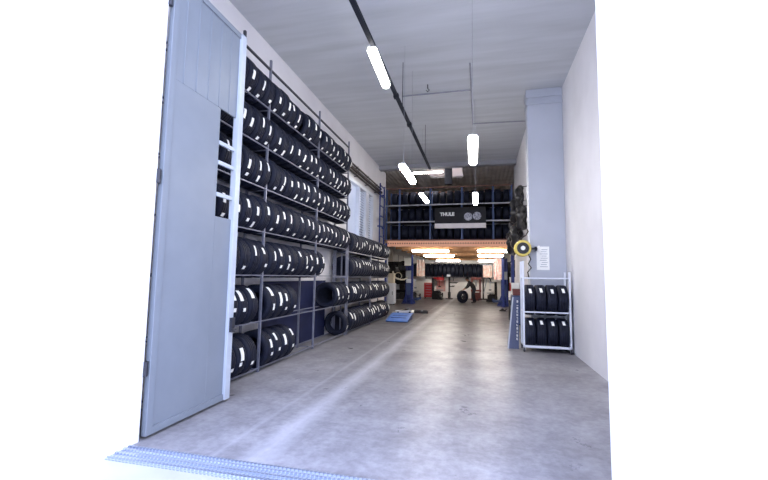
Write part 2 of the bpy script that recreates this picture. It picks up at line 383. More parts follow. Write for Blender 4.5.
# ------------------------------------------------------------------ the tall tyre rack on the left wall
RF, RB = -3.56, -3.92
SHZ = [.07, .83, 1.59, 2.32, 3.06, 3.77, 4.48]
rk = thing('tyre_rack', 'tall grey steel tyre rack with seven shelves along the left wall', 'rack', (RF, 4.0, 0))
def RK(mb, n, m='steel'): return part(n, mb, m, rk, (-RF, -4.0, 0))
s = .018
UPY = (3.9, 6.0, 8.2, 10.3)
for y in UPY:
    RK(bx(RF-s, RF+s, y-s, y+s, 0, 5.36), 'upright'); RK(bx(RB-s, RB+s, y-s, y+s, 0, 5.0), 'upright')
    for z in SHZ: RK(bx(RB+s, RF-s, y-.01, y+.01, z-.04, z-.02), 'cross_bar')
RK(bx(RF+.02, RF+.056, 5.12, 5.16, .0, 5.36), 'upright', 'steel_dark')
for z in SHZ:
    RK(bx(RF-.014, RF+.014, 3.9, 10.3, z-.018, z), 'shelf_rail'); RK(bx(RB-.014, RB+.014, 3.9, 10.3, z-.018, z), 'shelf_rail')
RK(bx(RF-.014, RF+.014, 3.9, 10.3, 5.165, 5.2), 'top_rail', 'steel_dark')
ROWN = ['bottom', 'second lowest', 'third lowest', 'middle', 'third highest', 'second highest', 'topmost']
XT = (RF+RB)/2
def seat_z(z, R): return z + math.sqrt(R*R - .18**2) + .006
def row(ys, ri, bay, frm, kset):
    for i, y in enumerate(ys):
        k = random.choice(kset); R = TY[k][0]
        tyre(XT, y, seat_z(SHZ[ri], R), k, f'{ORD[i]} black tyre from the {frm} post, {ROWN[ri]} shelf, {bay} bay of the tall rack', 'tyres on the tall wall rack', 0, stick(SHZ[ri]))
def span(a, b, p): # centres from a towards b
    n = int(round((b-a)/p)); return [a+(b-a)*(i+.5)/n for i in range(n)]
for r in range(7):
    kset = (0, 1, 2) if r > 3 else (1, 2)
    A = [5.86 - .272*i for i in range(5)]
    if r == 1: A = [5.60, 5.33, 5.06, 4.79]
    if r == 0: A = [5.62, 5.35, 5.08, 4.81]
    row(A, r, 'near', 'far', kset)
    if r > 1:
        B = span(6.03, 8.17, .267)
        if r == 6: B = [6.17, 6.44, 6.71, 6.98] + [7.4, 7.67, 7.94]
        if r == 2: B = span(6.03, 8.17, .267)
        row(B, r, 'middle', 'near', kset)
    else:
        row([6.17, 6.44, 6.71, 6.98], r, 'middle', 'near', kset)
    if r >= 3: row(span(8.23, 10.27, .256) if r != 2 else [], r, 'far', 'near', (0, 1) if r > 3 else (0, 1))
    if r == 2: row([8.36], r, 'far', 'near', (1,))
    if r == 1: row([9.42, 9.69, 9.95, 10.2], r, 'far', 'near', (1, 2))
    if r == 0: row([10.14], r, 'far', 'near', (1, 2))
pn = bx(-4.085, -4.065, 6.9, 10.1, .0, 1.46)
tag(pn.build('board', M['navy']), 'dark navy board standing on the floor behind the tall rack', 'board')

# ------------------------------------------------------------------ the lower tyre rack further in
r2_ = thing('tyre_rack', 'lower grey steel tyre rack with four shelves, under the window', 'rack', (RF, 10.42, 0))
def RK2(mb, n, m='steel'): return part(n, mb, m, r2_, (-RF, -10.42, 0))
SH2 = [.07, .83, 1.57, 2.27]
for y in (10.44, 12.8, 15.2):
    for x in (RF, RB): RK2(bx(x-s, x+s, y-s, y+s, 0, 2.5), 'upright')
    if y < 11: RK2(bx(XT-s, XT+s, y-s, y+s, 0, 2.2), 'upright')
    for z in SH2: RK2(bx(RB+s, RF-s, y-.01, y+.01, z-.04, z-.02), 'cross_bar')
for z in SH2:
    for x in (RF, RB): RK2(bx(x-.014, x+.014, 10.44, 15.2, z-.018, z), 'shelf_rail')
RN2 = ['bottom', 'second lowest', 'second highest', 'topmost']
for r in range(4):
    ys = span(10.48, 12.76, .268) + span(12.84, 15.16, .27)
    if r == 3: ys = [y for y in ys if not 13.9 < y < 14.1]
    for i, y in enumerate(ys):
        k = random.choice((1, 2)); R = TY[k][0]
        tyre(XT, y, seat_z(SH2[r], R), k, f'{ORD[i]} black tyre from the near end, {RN2[r]} shelf of the lower rack', 'tyres on the lower rack', 0, stick(SH2[r])[:1] if random.random() < .75 else [])

# ------------------------------------------------------------------ mezzanine
MZ = 3.14; MX0, MX1 = -3.8, 1.28
mz = thing('mezzanine', 'mezzanine with perforated orange edge beam and brown deck', 'mezzanine', (-1.2, 16.3, 0))
def MZP(mb, n, m, bev=0.): return part(n, mb, m, mz, (1.2, -16.3, 0), bev)
MZP(bx(MX0, MX1, 16.25, 16.31, 2.84, 3.09), 'edge_beam', 'perforated', .008)
MZP(bx(MX0-.15, MX1+.1, 16.28, 30.6, 3.095, MZ), 'deck_edge', 'rust_beam')
MZP(bx(MX0-.1, MX1+.1, 16.38, 30.6, 3.0, 3.085), 'deck', 'wood_deck')
for i in range(9):
    y = 18 + i*1.5; MZP(bx(MX0, MX1, y-.03, y+.03, 2.86, 3.0), 'joist', 'wood_deck')
for (x, y) in ((-3.86, 16.36), (1.25, 16.36), (-3.86, 23.0), (1.25, 23.0)):
    MZP(MB().box(x-.06, x+.06, y-.05, y+.05, .02, 3.0).box(x-.12, x+.12, y-.12, y+.12, 0, .02), 'post', 'blue', .006)
# racking on the mezzanine
pr = thing('pallet_rack', 'blue and grey racking of dark tyres up on the mezzanine', 'rack', (-1.3, 16.5, MZ))
def PR(mb, n, m): return part(n, mb, m, pr, (1.3, -16.5, -MZ), .004)
UX = (-3.90, -3.33, -2.01, -.71, .54, 1.26)
for x in UX:
    for y in (16.45, 17.35): PR(bx(x-.035, x+.035, y-.035, y+.035, MZ, 5.36), 'upright', 'blue_dull')
SZ = (3.93, 4.64)
for z in SZ:
    for y in (16.40, 17.40): PR(bx(-3.9, 1.26, y-.02, y+.02, z-.055, z), 'shelf_beam', 'grey_beam')
for y in (16.40, 17.40): PR(bx(-3.9, 1.26, y-.02, y+.02, 5.32, 5.37), 'top_beam', 'rust_beam')
# blue ladder frame leaning at the left end of the racking
lf = MB().box(-3.98, -3.93, 15.45, 15.5, MZ-.75, 5.4).box(-3.98, -3.93, 16.2, 16.25, MZ-.75, 5.4)
lf2 = MB()
for k in range(6): lf2.box(-3.975, -3.935, 15.5, 16.2, 3.2+k*.42, 3.24+k*.42)
fr = thing('ladder_frame', 'blue rack end frame with rungs beside the mezzanine racking', 'frame', (-3.95, 15.85, MZ-.75))
o = part('side_rail', bx(-3.98, -3.93, 15.45, 15.5, MZ-.75, 5.4), 'blue', fr, (3.95, -15.85, .75-MZ)); o = part('side_rail', bx(-3.98, -3.93, 16.17, 16.22, MZ-.75, 5.4), 'blue', fr, (3.95, -15.85, .75-MZ))
part('rungs', lf2, 'blue', fr, (3.95, -15.85, .75-MZ))
part('wall_bracket', MB().box(-4.05, -3.98, 15.45, 15.5, 3.6, 3.65).box(-4.05, -3.98, 15.45, 15.5, 5.0, 5.05).box(-4.05, -3.98, 16.17, 16.22, 3.6, 3.65).box(-4.05, -3.98, 16.17, 16.22, 5.0, 5.05), 'blue', fr, (3.95, -15.85, .75-MZ))
SNAME = ('lowest', 'middle', 'top')
for si, z in enumerate((MZ, SZ[0], SZ[1])):
    idx = 0
    for b in range(5):
        x0, x1 = UX[b]+.04, UX[b+1]-.04
        n = int((x1-x0)/.262)
        for i in range(n):
            k = random.choice((0, 1, 2)) if si else random.choice((1, 2))
            R = TY[k][0]; x = x0 + (x1-x0)*(i+.5)/n
            yy = 16.85 + random.uniform(-.05, .12)
            tyre(x, yy, z+R+.006 if si == 0 else z+R+.006, k, f'{ORD[idx]} black tyre from the left, {SNAME[si]} level of the mezzanine racking', 'tyres on the mezzanine racking', PI/2, (), True); idx += 1
for si, z in enumerate(SZ):
    PR(bx(-3.9, 1.26, 16.42, 17.38, z-.03, z), 'shelf_panel', 'dark_panel')
PR(bx(-3.9, 1.26, 17.43, 17.45, MZ+.02, 5.3), 'shade_sheet', 'dark_panel')  # added dark sheet, paints in the shade behind the tyres
# banner
bn = thing('banner', 'black advertising banner with white lettering hung on the mezzanine racking', 'banner', (-.78, 16.33, 3.6))
part('banner_sheet', bx(-1.03, 1.03, -.012, .012, .2, .86), 'dark_panel', bn)
part('lower_strip', bx(-1.03, 1.03, -.014, .012, .0, .2), 'pink', bn)['label'] = 'pale lower strip of the banner'
bn.children[-1].data.materials[0] = mat('banner_strip', (.92, .86, .84), .6, 0, 5, .08)
def text(body, size, m, parent, loc, rot, name='lettering', ext=.004, offset=0.):
    cu = bpy.data.curves.new('t', 'FONT'); cu.body = body; cu.size = size; cu.extrude = ext; cu.align_x = 'CENTER'; cu.align_y = 'CENTER'; cu.offset = offset
    ob = bpy.data.objects.new('t', cu); C.objects.link(ob)
    me = bpy.data.meshes.new_from_object(ob.evaluated_get(bpy.context.evaluated_depsgraph_get()))
    bpy.data.objects.remove(ob); me.materials.clear(); me.materials.append(M[m]); me.name = name
    q = bpy.data.objects.new(name, me); C.objects.link(q); q.parent = parent; q.location = loc; q.rotation_euler = rot; return q
text('THULE', .19, 'paper', bn, (-.52, -.018, .58), (PI/2, 0, 0), offset=.012)
for i, x in enumerate((.33, .68)):
    d = MB().lathe([(.0, 0), (.16, 0), (.16, .006), (.0, .006)], (x, -.02, .47+.02*i), 'y', 28)
    for a in range(7): d.tube([(x+.03*math.cos(a*.9), -.02, .47+.02*i+.03*math.sin(a*.9)), (x+.15*math.cos(a*.9), -.02, .47+.02*i+.15*math.sin(a*.9))], .01, 6)
    d.lathe([(.14, -.006), (.165, -.006), (.165, .004), (.14, .004)], (x, -.02, .47+.02*i), 'y', 28, True)
    part('wheel_picture', d, 'disc', bn)
for x in (-.95, -.3, .3, .95): part('cord', MB().tube([(x, 0, .85), (x, .05, 1.03)], .006, 6), 'black', bn)

# ------------------------------------------------------------------ lamps
def lamp(label, p0, p1, w_, m, hang=None, gr='hanging tube lamps', rounded=True):
    p0 = Vector(p0); p1 = Vector(p1); mid = (p0+p1)/2; d = p1-p0; Ln = d.length; rz = math.atan2(d.y, d.x)
    t = thing('tube_lamp', label, 'lamp', mid, rz, gr)
    pr_ = [(w_*.5*math.cos(a), w_*.32*math.sin(a)) for a in [PI+PI*i/8 for i in range(9)]] + [(w_*.5, .02), (-w_*.5, .02)]
    pr_ = [(w_*.5*math.cos(a), w_*.42*math.sin(a)) for a in [PI+PI*i/10 for i in range(11)]] + [(w_*.5, .015), (-w_*.5, .015)]
    dm = MB().prism(pr_, -Ln/2+.05, Ln/2-.05, 'x')
    for sx in (-1, 1):                                   # rounded glowing ends
        pe = [(p[0]*.72, p[1]*.72+.002) for p in pr_]; k = len(pr_)
        dm.add([(sx*(Ln/2-.05), p[0], p[1]) for p in pr_] + [(sx*Ln/2, p[0], p[1]) for p in pe], [(i, (i+1) % k, k+(i+1) % k, k+i) for i in range(k)] + [tuple(range(k, 2*k))])
    part('diffuser', dm, m, t)
    part('housing', bx(-Ln/2+.06, Ln/2-.06, -w_*.42, w_*.42, .016, .045), 'white_metal', t)
    for sx in (-1, 1): part('end_cap', bx(sx*(Ln/2-.05)-.03, sx*(Ln/2-.05)+.03, -w_*.46, w_*.46, .016, .05), 'grey_metal', t, bevel=.006)
    if hang:
        for sx in (-1, 1): part('suspension_wire', MB().tube([(sx*Ln*.35, 0, .04), (sx*Ln*.35, 0, hang-mid.z)], .003, 6), 'pipe_grey', t)
    return t
lamp('nearest long tube lamp under the black trunking, left of the ceiling', (-1.6, 5.56, 5.08), (-1.65, 6.8, 5.08), .15, 'tube')
lamp('tube lamp hanging on the right, nearer of two over the aisle', (-.09, 5.9, 3.7), (-.11, 7.3, 3.7), .15, 'tube', HC)
lamp('tube lamp hanging farther right, in front of the racking', (-.1, 9.95, 3.68), (-.11, 11.3, 3.68), .13, 'tube_far', HC)
lamp('tube lamp hanging at centre left over the mezzanine edge', (-1.43, 7.2, 3.7), (-1.44, 8.6, 3.7), .14, 'tube_far', HC)
lamp('small far tube lamp hanging in front of the upper racking', (-1.72, 11.7, 4.1), (-1.71, 13.1, 4.1), .13, 'tube_far', HC)
lamp('crosswise tube lamp under the beam by the skylight', (-2.75, 16.45, 6.02), (-1.5, 16.45, 6.02), .09, 'tube_far', 6.45)
n = 0
POSW = {(0, 0): 'left of the aisle, nearest row', (0, 1): 'right of the aisle, nearest row', (1, 0): 'left of the aisle, middle row', (1, 1): 'right of the aisle, middle row', (2, 0): 'left of the aisle, farthest row', (2, 1): 'right of the aisle, farthest row'}
for r, y in enumerate((17.8, 21.7, 28.2)):
    for c, (a, b) in enumerate(((-2.98, -1.35), (-.1, 1.2))):
        lamp('tube lamp under the mezzanine, '+POSW[(r, c)], (a, y, 2.78), (b, y, 2.78), .2, 'tube_work', 2.86 if y in (0,) else 3.0, 'tube lamps under the mezzanine')

# ceiling trunking, pipes, sprinkler
tr = thing('cable_trunking', 'black cable trunking running back along the ceiling', 'trunking', (-1.6, 3.4, 5.13))
part('trunk', bx(-.02, .05, 0, 9.4, 0, .05), 'conduit', tr)
for y in (.6, 4.6, 8.2): part('hanger', bx(.01, .022, y, y+.012, .05, HC-5.13), 'conduit', tr)
for y in (3.9, 5.4): part('junction_box', bx(-.035, .065, y, y+.12, -.025, .06), 'conduit', tr, bevel=.006)
cw = MB().tube([(-.18, 8.3, HC-.02), (-.18, 11.8, HC-.02)], .018).tube([(-.18, 9.55, HC-.02), (-1.9, 9.55, HC-.02)], .018).tube([(-.2, 11.75, HC-.02), (1.38, 11.85, HC-.02)], .018)
tag(cw.build('conduit', M['pipe_grey']), 'thin grey branching conduit fixed to the ceiling', 'conduit')
sp_ = thing('ceiling_hook', 'small dark hook on the ceiling left of the thin conduit', 'hook', (-1.19, 9.1, HC))
part('stem', MB().tube([(0, 0, 0), (0, 0, -.1)], .012), 'steel_dark', sp_); part('hook', MB().tube([(0, 0, -.1), (.04, 0, -.14), (0, 0, -.18), (-.04, 0, -.14)], .01), 'steel_dark', sp_)

# pipes on the left wall
for i, (dz, rr, lb) in enumerate(((0, .055, 'thick brown pipe along the left wall above the window'), (.14, .03, 'thin brown pipe just above the thick one, left wall'), (-.13, .035, 'thin brown pipe just below the thick one, left wall'))):
    p = thing('wall_pipe', lb, 'pipe', (WL+.1, 10.6, 5.08+dz), 0, 'pipes on the left wall')
    part('pipe', MB().tube([(0, 0, 0), (0, 5.2, 0)], rr, 12), 'brown_pipe', p, smooth=True)
    for y in (.5, 1.8, 3.1, 4.4): part('bracket', MB().box(-.1, .0, y, y+.04, -rr-.01, -rr+.01).box(rr, rr+.012, y, y+.04, -rr-.01, rr).box(-.1, 0, y, y+.04, rr, rr+.012), 'steel_dark', p)

# ------------------------------------------------------------------ right hand tyre trolley
RX0, RX1, RY0, RY1 = .93, 1.88, 9.29, 9.78
tr2 = thing('tyre_trolley', 'white framed tyre trolley on castors in front of the pillar', 'rack', ((RX0+RX1)/2, (RY0+RY1)/2, 0))
OT = (-(RX0+RX1)/2, -(RY0+RY1)/2, 0)
def TR(mb, n, m='white_metal', bev=.004): return part(n, mb, m, tr2, OT, bev)
q = .02
for x in (RX0, RX1):
    for y in (RY0, RY1): TR(bx(x-q, x+q, y-q, y+q, .1, 1.99 if x == RX0 else 1.75), 'upright')
for z in (.15, .88, 1.62):
    for y in (RY0, RY1): TR(bx(RX0, RX1, y-.016, y+.016, z-.03, z), 'shelf_rail')
    for x in (RX0, RX1): TR(bx(x-.012, x+.012, RY0, RY1, z-.03, z), 'side_rail')
TR(bx(RX0-.02, RX1+.02, RY0-.02, RY0+.02, .1, .125), 'base_rail'); TR(bx(RX0-.02, RX1+.02, RY1-.02, RY1+.02, .1, .125), 'base_rail')
for x in (RX0, RX1):
    for y in (RY0, RY1):
        cst = TR(MB().lathe([(.0, -.015), (.045, -.015), (.05, -.01), (.05, .01), (.045, .015), (0, .015)], (x, y, .05), 'x', 16), 'castor', 'steel_dark', 0)
        c2 = part('castor_fork', MB().box(x-.025, x-.018, y-.02, y+.02, .05, .1).box(x+.018, x+.025, y-.02, y+.02, .05, .1), 'grey_metal', cst)
yc = (RY0+RY1)/2
for lvl, z in ((0, .15), (1, .88)):
    for i in range(4):
        R = .335; zc = z + math.sqrt(R*R - .245**2) + .012
        tyre(RX0+.14+.225*i, yc, zc, 3, f'{ORD[i]} black tyre from the left, {("lower", "upper")[lvl]} level of the white trolley', 'tyres on the white trolley', -PI/2,
             [(1, (.80, .66)[lvl]+.06*(i % 2), .0)])
# navy sign board beside the trolley
sg = thing('sign_board', 'slanted navy sign board with a vertical white word beside the trolley', 'sign', (.80, 9.86, 0), 0)
bd = MB().add([(-.17, -.25, 0.0), (.05, -.25, 0.0), (.09, .05, 1.15), (-.03, .05, 1.15), (-.17, -.21, 0.0), (.05, -.21, 0.0), (.09, .09, 1.15), (-.03, .09, 1.15)], [(0,1,2,3), (7,6,5,4), (0,4,5,1), (1,5,6,2), (2,6,7,3), (3,7,4,0)])
part('panel', bd, 'navy_board', sg)
part('edge_strip', MB().add([(-.20, -.255, 0.0), (-.17, -.255, 0.0), (-.03, .045, 1.15), (-.06, .045, 1.15), (-.20, -.20, 0.0), (-.17, -.20, 0.0), (-.03, .10, 1.15), (-.06, .10, 1.15)], [(0,1,2,3), (7,6,5,4), (0,4,5,1), (1,5,6,2), (2,6,7,3), (3,7,4,0)]), 'grey_metal', sg)
part('back_leg', MB().add([(-.02, .2, 0), (.04, .2, 0), (.05, .09, 1.0), (.0, .09, 1.0), (-.02, .22, 0), (.04, .22, 0), (.05, .11, 1.0), (.0, .11, 1.0)], [(0,1,2,3), (7,6,5,4), (0,4,5,1), (1,5,6,2), (2,6,7,3), (3,7,4,0)]), 'grey_metal', sg)
gl = MB(); random.seed(3)
for k in range(12):                                   # vertical word reading upwards, letter shapes too small to read
    t_ = .17+.066*k; z = 1.15*t_; y = -.25+.30*t_-.005; x = .012+.048*t_
    gl.box(x-.017, x+.012, y-.002, y+.003, z, z+.012)
    if k % 3 != 1: gl.box(x-.017, x+.012, y+.008, y+.014, z+.034, z+.046)
    if k % 4 != 2: gl.box(x-.017, x-.008, y-.002, y+.012, z, z+.046)
    if k % 2: gl.box(x+.003, x+.012, y-.002, y+.012, z, z+.046)
part('lettering', gl, 'paper', sg)
# hose reel
hr = thing('hose_reel', 'yellow hose reel with black ring hung beside the pillar', 'reel', (.965, 9.56, 2.29))
part('drum', MB().lathe([(.05, .0), (.175, .0), (.19, .02), (.19, .05), (.165, .06), (.165, .13), (.19, .14), (.19, .17), (.05, .17)], (0, 0, 0), 'y', 36), 'yellow', hr, smooth=True)
part('ring', MB().lathe([(.055, -.02), (.128, -.02), (.133, -.01), (.133, .01), (.055, .01)], (0.0, 0, 0), 'y', 32), 'black', hr, smooth=True)
part('hub', MB().lathe([(0, -.045), (.04, -.045), (.052, -.03), (.052, .0), (0, .0)], (0, 0, 0), 'y', 24), 'paper', hr, smooth=True)
part('hose_coil', MB().lathe([(.14+.03, .065), (.185, .075), (.185, .12), (.17, .13)], (0, 0, 0), 'y', 30), 'cream', hr, smooth=True)
part('mount_arm', MB().box(-.03, .03, .165, .20, -.03, .03).box(-.03, .34, .20, .23, -.025, .025).box(.29, .33, .20, .36, -.05, .05), 'steel_dark', hr)
part('air_hose', MB().tube([(-.16, .09, .02), (-.14, .09, .14), (-.02, .16, .24), (.1, .28, .33), (.16, .40, .42), (.16, .5, .48)], .017, 8), 'brown_pipe', hr, smooth=True)
part('hose_end', MB().tube([(.12, .09, -.13), (.17, .06, -.25), (.12, .06, -.36), (.18, .06, -.45), (.10, .06, -.55), (.13, .06, -.7)], .016, 8), 'black', hr, smooth=True)
# paper notice on the pillar
nt = thing('notice', 'white paper notice on the blue-grey pillar', 'notice', (1.44, 9.895, 1.8))
part('sheet', bx(-.14, .14, -.008, .004, 0, .55), 'paper', nt)
ln = MB()
for k in range(9):
    z = .07+.05*k; ln.box(-.07 + .02*(k % 3), .10-.02*(k % 2), -.0095, -.008, z, z+.012)
part('printed_lines', ln, 'grey_metal', nt)
tag(bx(1.33, 1.375, 9.888, 9.9, 2.33, 2.37).build('notice', M['paper']), 'tiny white sticker on the pillar above the notice', 'notice')

# black inner tubes bundled on the right wall
random.seed(11)
def inner_tube(x, y, z, R, r, sag, rot, label, hang=True):
    pts = []
    for i in range(28):
        a = 2*PI*i/28; px = R*math.sin(a)*(1-.25*sag*math.cos(a)); pz = R*math.cos(a)*(1+sag)
        wob = .03*math.sin(3*a+rot*5)
        pts.append((px*.30+wob*.5, px*.95, pz+.05*math.sin(2*a+rot*9)))
    t = thing('inner_tube', label, 'inner tube', (x, y, z), rot, 'black inner tubes hanging on the right wall')
    part('tube', MB().tube(pts, [r*(1+.25*math.sin(i*1.3+rot)) for i in range(28)], 10, True), 'rubber_shiny', t, smooth=True)
    part('hook', MB().tube([(.0, 0, R*(1+sag)-.02), (.05, 0, R*(1+sag)+.06), (WR-x-.006, 0, R*(1+sag)+.06)], .012, 6), 'steel_dark', t, rot=(0, 0, -rot))
for (x, y, z, R, r, sg_, ro, lb) in (
    (1.17, 12.3, 3.98, .22, .085, .35, .0, 'highest black inner tube of the bunch on the right wall'),
    (1.10, 12.9, 3.66, .27, .125, .1, .1, 'slack black inner tube under the highest one, right wall'),
    (1.18, 11.9, 3.36, .22, .10, .2, -.1, 'black inner tube in the middle of the bunch, right wall'),
    (1.10, 13.7, 3.12, .25, .12, .15, .05, 'fat black inner tube low in the bunch, right wall'),
    (1.08, 12.4, 2.85, .26, .12, .1, -.05, 'black inner tube hanging just above the yellow reel'),
    (1.10, 14.7, 2.85, .28, .12, .15, .0, 'farthest black inner tube of the bunch, right wall')):
    inner_tube(x, y, z, R, r, sg_, ro, lb)

# ------------------------------------------------------------------ floor things in the hall
rm = thing('wheel_ramp', 'blue sloping ramp plate on the floor beside the lower rack', 'ramp', (-2.8, 14.3, 0))
part('plate', MB().prism([(-.62, .02), (-.5, .06), (.35, .2), (.62, .2), (.62, .23), (.34, .23), (-.5, .09), (-.64, .05)], -.42, .36, 'x'), 'blue_ramp', rm, bevel=.006)
for x in (-.38, .3): part('side_rib', MB().prism([(-.5, .0), (.6, .0), (.6, .2), (.35, .2), (-.5, .06)], x, x+.02, 'x'), 'blue', rm)
part('grip_strip', MB().box(-.3, .24, -.3, -.26, .125, .14, Matrix.Rotation(0, 4, 'X')).box(-.3, .24, 0, .04, .17, .185), 'blue', rm)
def clutter(name, lab, cat, loc, bits, rz=0.):
    t = thing(name, lab, cat, loc, rz)
    for (n, mb, m) in bits: part(n, mb, m, t, bevel=.004)
clutter('parts_tray', 'black shallow tray on the floor behind the blue ramp', 'tray', (-2.55, 17.6, 0), [('tray', MB().box(-.3, .3, -.25, .25, 0, .03).box(-.3, -.27, -.25, .25, .03, .1).box(.27, .3, -.25, .25, .03, .1).box(-.3, .3, -.25, -.22, .03, .1).box(-.3, .3, .22, .25, .03, .1), 'black'), ('socket', MB().lathe([(0, .03), (.05, .03), (.05, .12), (0, .12)], (.05, .05, 0), 'z', 14), 'grey_metal')], .2)
clutter('jack', 'low white and black trolley jack behind the blue ramp', 'jack', (-3.25, 17.2, 0), [('frame', MB().box(-.35, .3, -.14, -.1, .04, .13).box(-.35, .3, .1, .14, .04, .13).box(-.35, -.2, -.1, .1, .05, .12), 'white_metal'), ('lift_arm', MB().prism([(-.2, .08), (.2, .15), (.25, .2), (.15, .2), (-.2, .12)], -.05, .05, 'y'), 'black'), ('saddle', MB().lathe([(0, .2), (.07, .2), (.08, .23), (0, .23)], (.2, 0, 0), 'z', 16), 'grey_metal'), ('wheel', MB().lathe([(0, -.16), (.045, -.16), (.045, .16), (0, .16)], (-.28, 0, .045), 'y', 14), 'black'), ('wheel', MB().lathe([(0, -.16), (.045, -.16), (.045, .16), (0, .16)], (.24, 0, .045), 'y', 14), 'black')], .4)
clutter('cloth_pile', 'crumpled white cloth lying on the floor by the jack', 'cloth', (-2.9, 17.9, 0), [('cloth', MB().add([(.22*math.cos(a)*(1+.2*math.sin(3*a)), .18*math.sin(a)*(1+.2*math.cos(4*a)), .0) for a in [i*PI/6 for i in range(12)]] + [(.13*math.cos(a), .1*math.sin(a), .07+.03*math.sin(5*a)) for a in [i*PI/6 for i in range(12)]] + [(0, 0, .09)], [(i, (i+1) % 12, 12+(i+1) % 12, 12+i) for i in range(12)] + [(12+i, 12+(i+1) % 12, 24) for i in range(12)] + [tuple(range(12))[::-1]]), 'paper')])
clutter('plank', 'long pale plank lying on the floor beside the blue post', 'plank', (-3.55, 18.1, 0), [('board', bx(-.12, .12, -.9, .9, 0, .04), 'cream')], -.1)
clutter('wheel_chock', 'small black wheel chock on the floor near the right lift', 'chock', (1.05, 20.2, 0), [('wedge', MB().prism([(-.18, 0), (.18, 0), (.14, .05), (.0, .14)], -.1, .1, 'y'), 'black'), ('handle', MB().tube([(.1, -.08, .05), (.2, -.08, .1), (.2, .08, .1), (.1, .08, .05)], .012, 6), 'black')])

# ------------------------------------------------------------------ workshop at the back
def lift_column(loc, mir, label):
    t = thing('lift_column', label, 'vehicle lift', loc, 0, 'posts of the two-post lift')
    part('base_plate', bx(-.4, .4, -.35, .35, 0, .03), 'blue', t, bevel=.01)
    part('column', MB().box(-.18, .18, .06, .16, .03, 2.72).box(-.18, -.12, -.16, .06, .03, 2.72).box(.12, .18, -.16, .06, .03, 2.72), 'blue', t, bevel=.006)
    part('carriage', bx(-.12, .12, -.12, .05, .5, 1.2), 'blue_dull', t, bevel=.01)
    for sx in (-1, 1): part('swing_arm', MB().box(-.05, .05, -.05, .85, .22, .32, Matrix.Rotation(mir*(PI/2+sx*.75)+PI, 4, 'Z')).box(-.05, .05, .75, .85, .32, .38, Matrix.Rotation(mir*(PI/2+sx*.75)+PI, 4, 'Z')), 'blue_dull', t)
    part('control_box', bx(-.16, .16, -.24, -.16, 1.5, 1.95), 'grey_metal', t, bevel=.01)
    part('motor', MB().lathe([(0, 0), (.13, 0), (.13, .36), (.08, .42), (0, .42)], (.0, .28, 2.1), 'z', 18), 'black', t)
    part('gussets', MB().prism([(-.4, .03), (-.18, .03), (-.18, .6)], -.02, .02, 'y').prism([(.4, .03), (.18, .03), (.18, .6)], -.02, .02, 'y'), 'blue', t)
    return t
LC = lift_column((-4.15, 23.6, 0), 1, 'blue lift column on the left of the workshop')
RC = lift_column((1.35, 23.8, 0), -1, 'blue lift column on the right of the workshop')
def plate(label, x, y, z0, z1, w_, m, cat='notice'):
    t = thing('notice_plate', label, cat, (x, y, z0)); part('plate', bx(-w_/2, w_/2, -.012, .0, 0, z1-z0), m, t)
    part('clip', MB().box(-w_/2, w_/2, -.02, .0, z1-z0-.02, z1-z0+.01), 'grey_metal', t)
plate('white plate on the top of the left lift column', -4.2, 23.41, 2.25, 2.72, .4, 'paper')
plate('pale blue plate on the left lift column, below the control box', -4.12, 23.42, 1.22, 1.48, .34, 'white_metal')
def hang_sheet(label, x, y, z0, z1, w_, m):
    t = thing('poster', label, 'poster', (x, y, z0)); n = 9; top = []
    poly = [(-w_/2+w_*i/n, .03*math.sin(i*1.7)) for i in range(n+1)]
    part('sheet', MB().prism(poly + [(p[0], p[1]+.012) for p in reversed(poly)], 0, z1-z0, 'z'), m, t)
    part('top_bar', bx(-w_/2-.04, w_/2+.04, -.02, .02, z1-z0, z1-z0+.035), 'grey_metal', t)
    part('cord', MB().tube([(-w_/2, 0, z1-z0+.03), (-w_/2, 0, 2.86-z0)], .008, 6).tube([(w_/2, 0, z1-z0+.03), (w_/2, 0, 2.86-z0)], .008, 6), 'black', t)
hang_sheet('pink and white printed sheet hanging right of the left lift column', -3.5, 24.0, 1.62, 2.62, .5, 'print_pink')
hang_sheet('tall red and white printed sheet hanging by the right lift column', .95, 22.9, 1.5, 2.78, .42, 'print_red')
hang_sheet('short pink sheet hanging left of the red and white one', .42, 23.3, 1.62, 2.3, .5, 'print_pink')

# tool cabinet
tb = thing('tool_cabinet', 'red tool cabinet standing against the back of the workshop', 'cabinet', (-3.7, 29.6, 0))
part('body', bx(-.33, .33, -.25, .25, .1, 1.12), 'red', tb, bevel=.015)
for k in range(5):
    d = part('drawer', bx(-.3, .3, -.27, -.25, .14+.19*k, .31+.19*k), 'red', tb, bevel=.006); part('handle', bx(-.2, .2, -.285, -.27, .27+.19*k, .29+.19*k), 'grey_metal', d)
part('top_tray', bx(-.34, .34, -.26, .26, 1.12, 1.17), 'pink', tb)
for x in (-.27, .27):
    for y in (-.2, .2): part('castor', MB().lathe([(0, -.02), (.05, -.02), (.05, .02), (0, .02)], (x, y, .05), 'x', 14).box(x-.03, x+.03, y-.03, y+.03, .09, .105), 'black', tb)
def rbox(label, loc, sz, m, name='box', cat='box'):
    t = thing(name, label, cat, loc); a, b, c = sz
    part('carton', bx(-a/2, a/2, -b/2, b/2, 0, c), m, t, bevel=.01); part('lid', bx(-a/2-.01, a/2+.01, -b/2-.01, b/2+.01, c-.06, c+.005), m, t)
rbox('pale box standing on top of the red tool cabinet', (-3.75, 29.6, 1.175), (.4, .35, .25), 'paper')

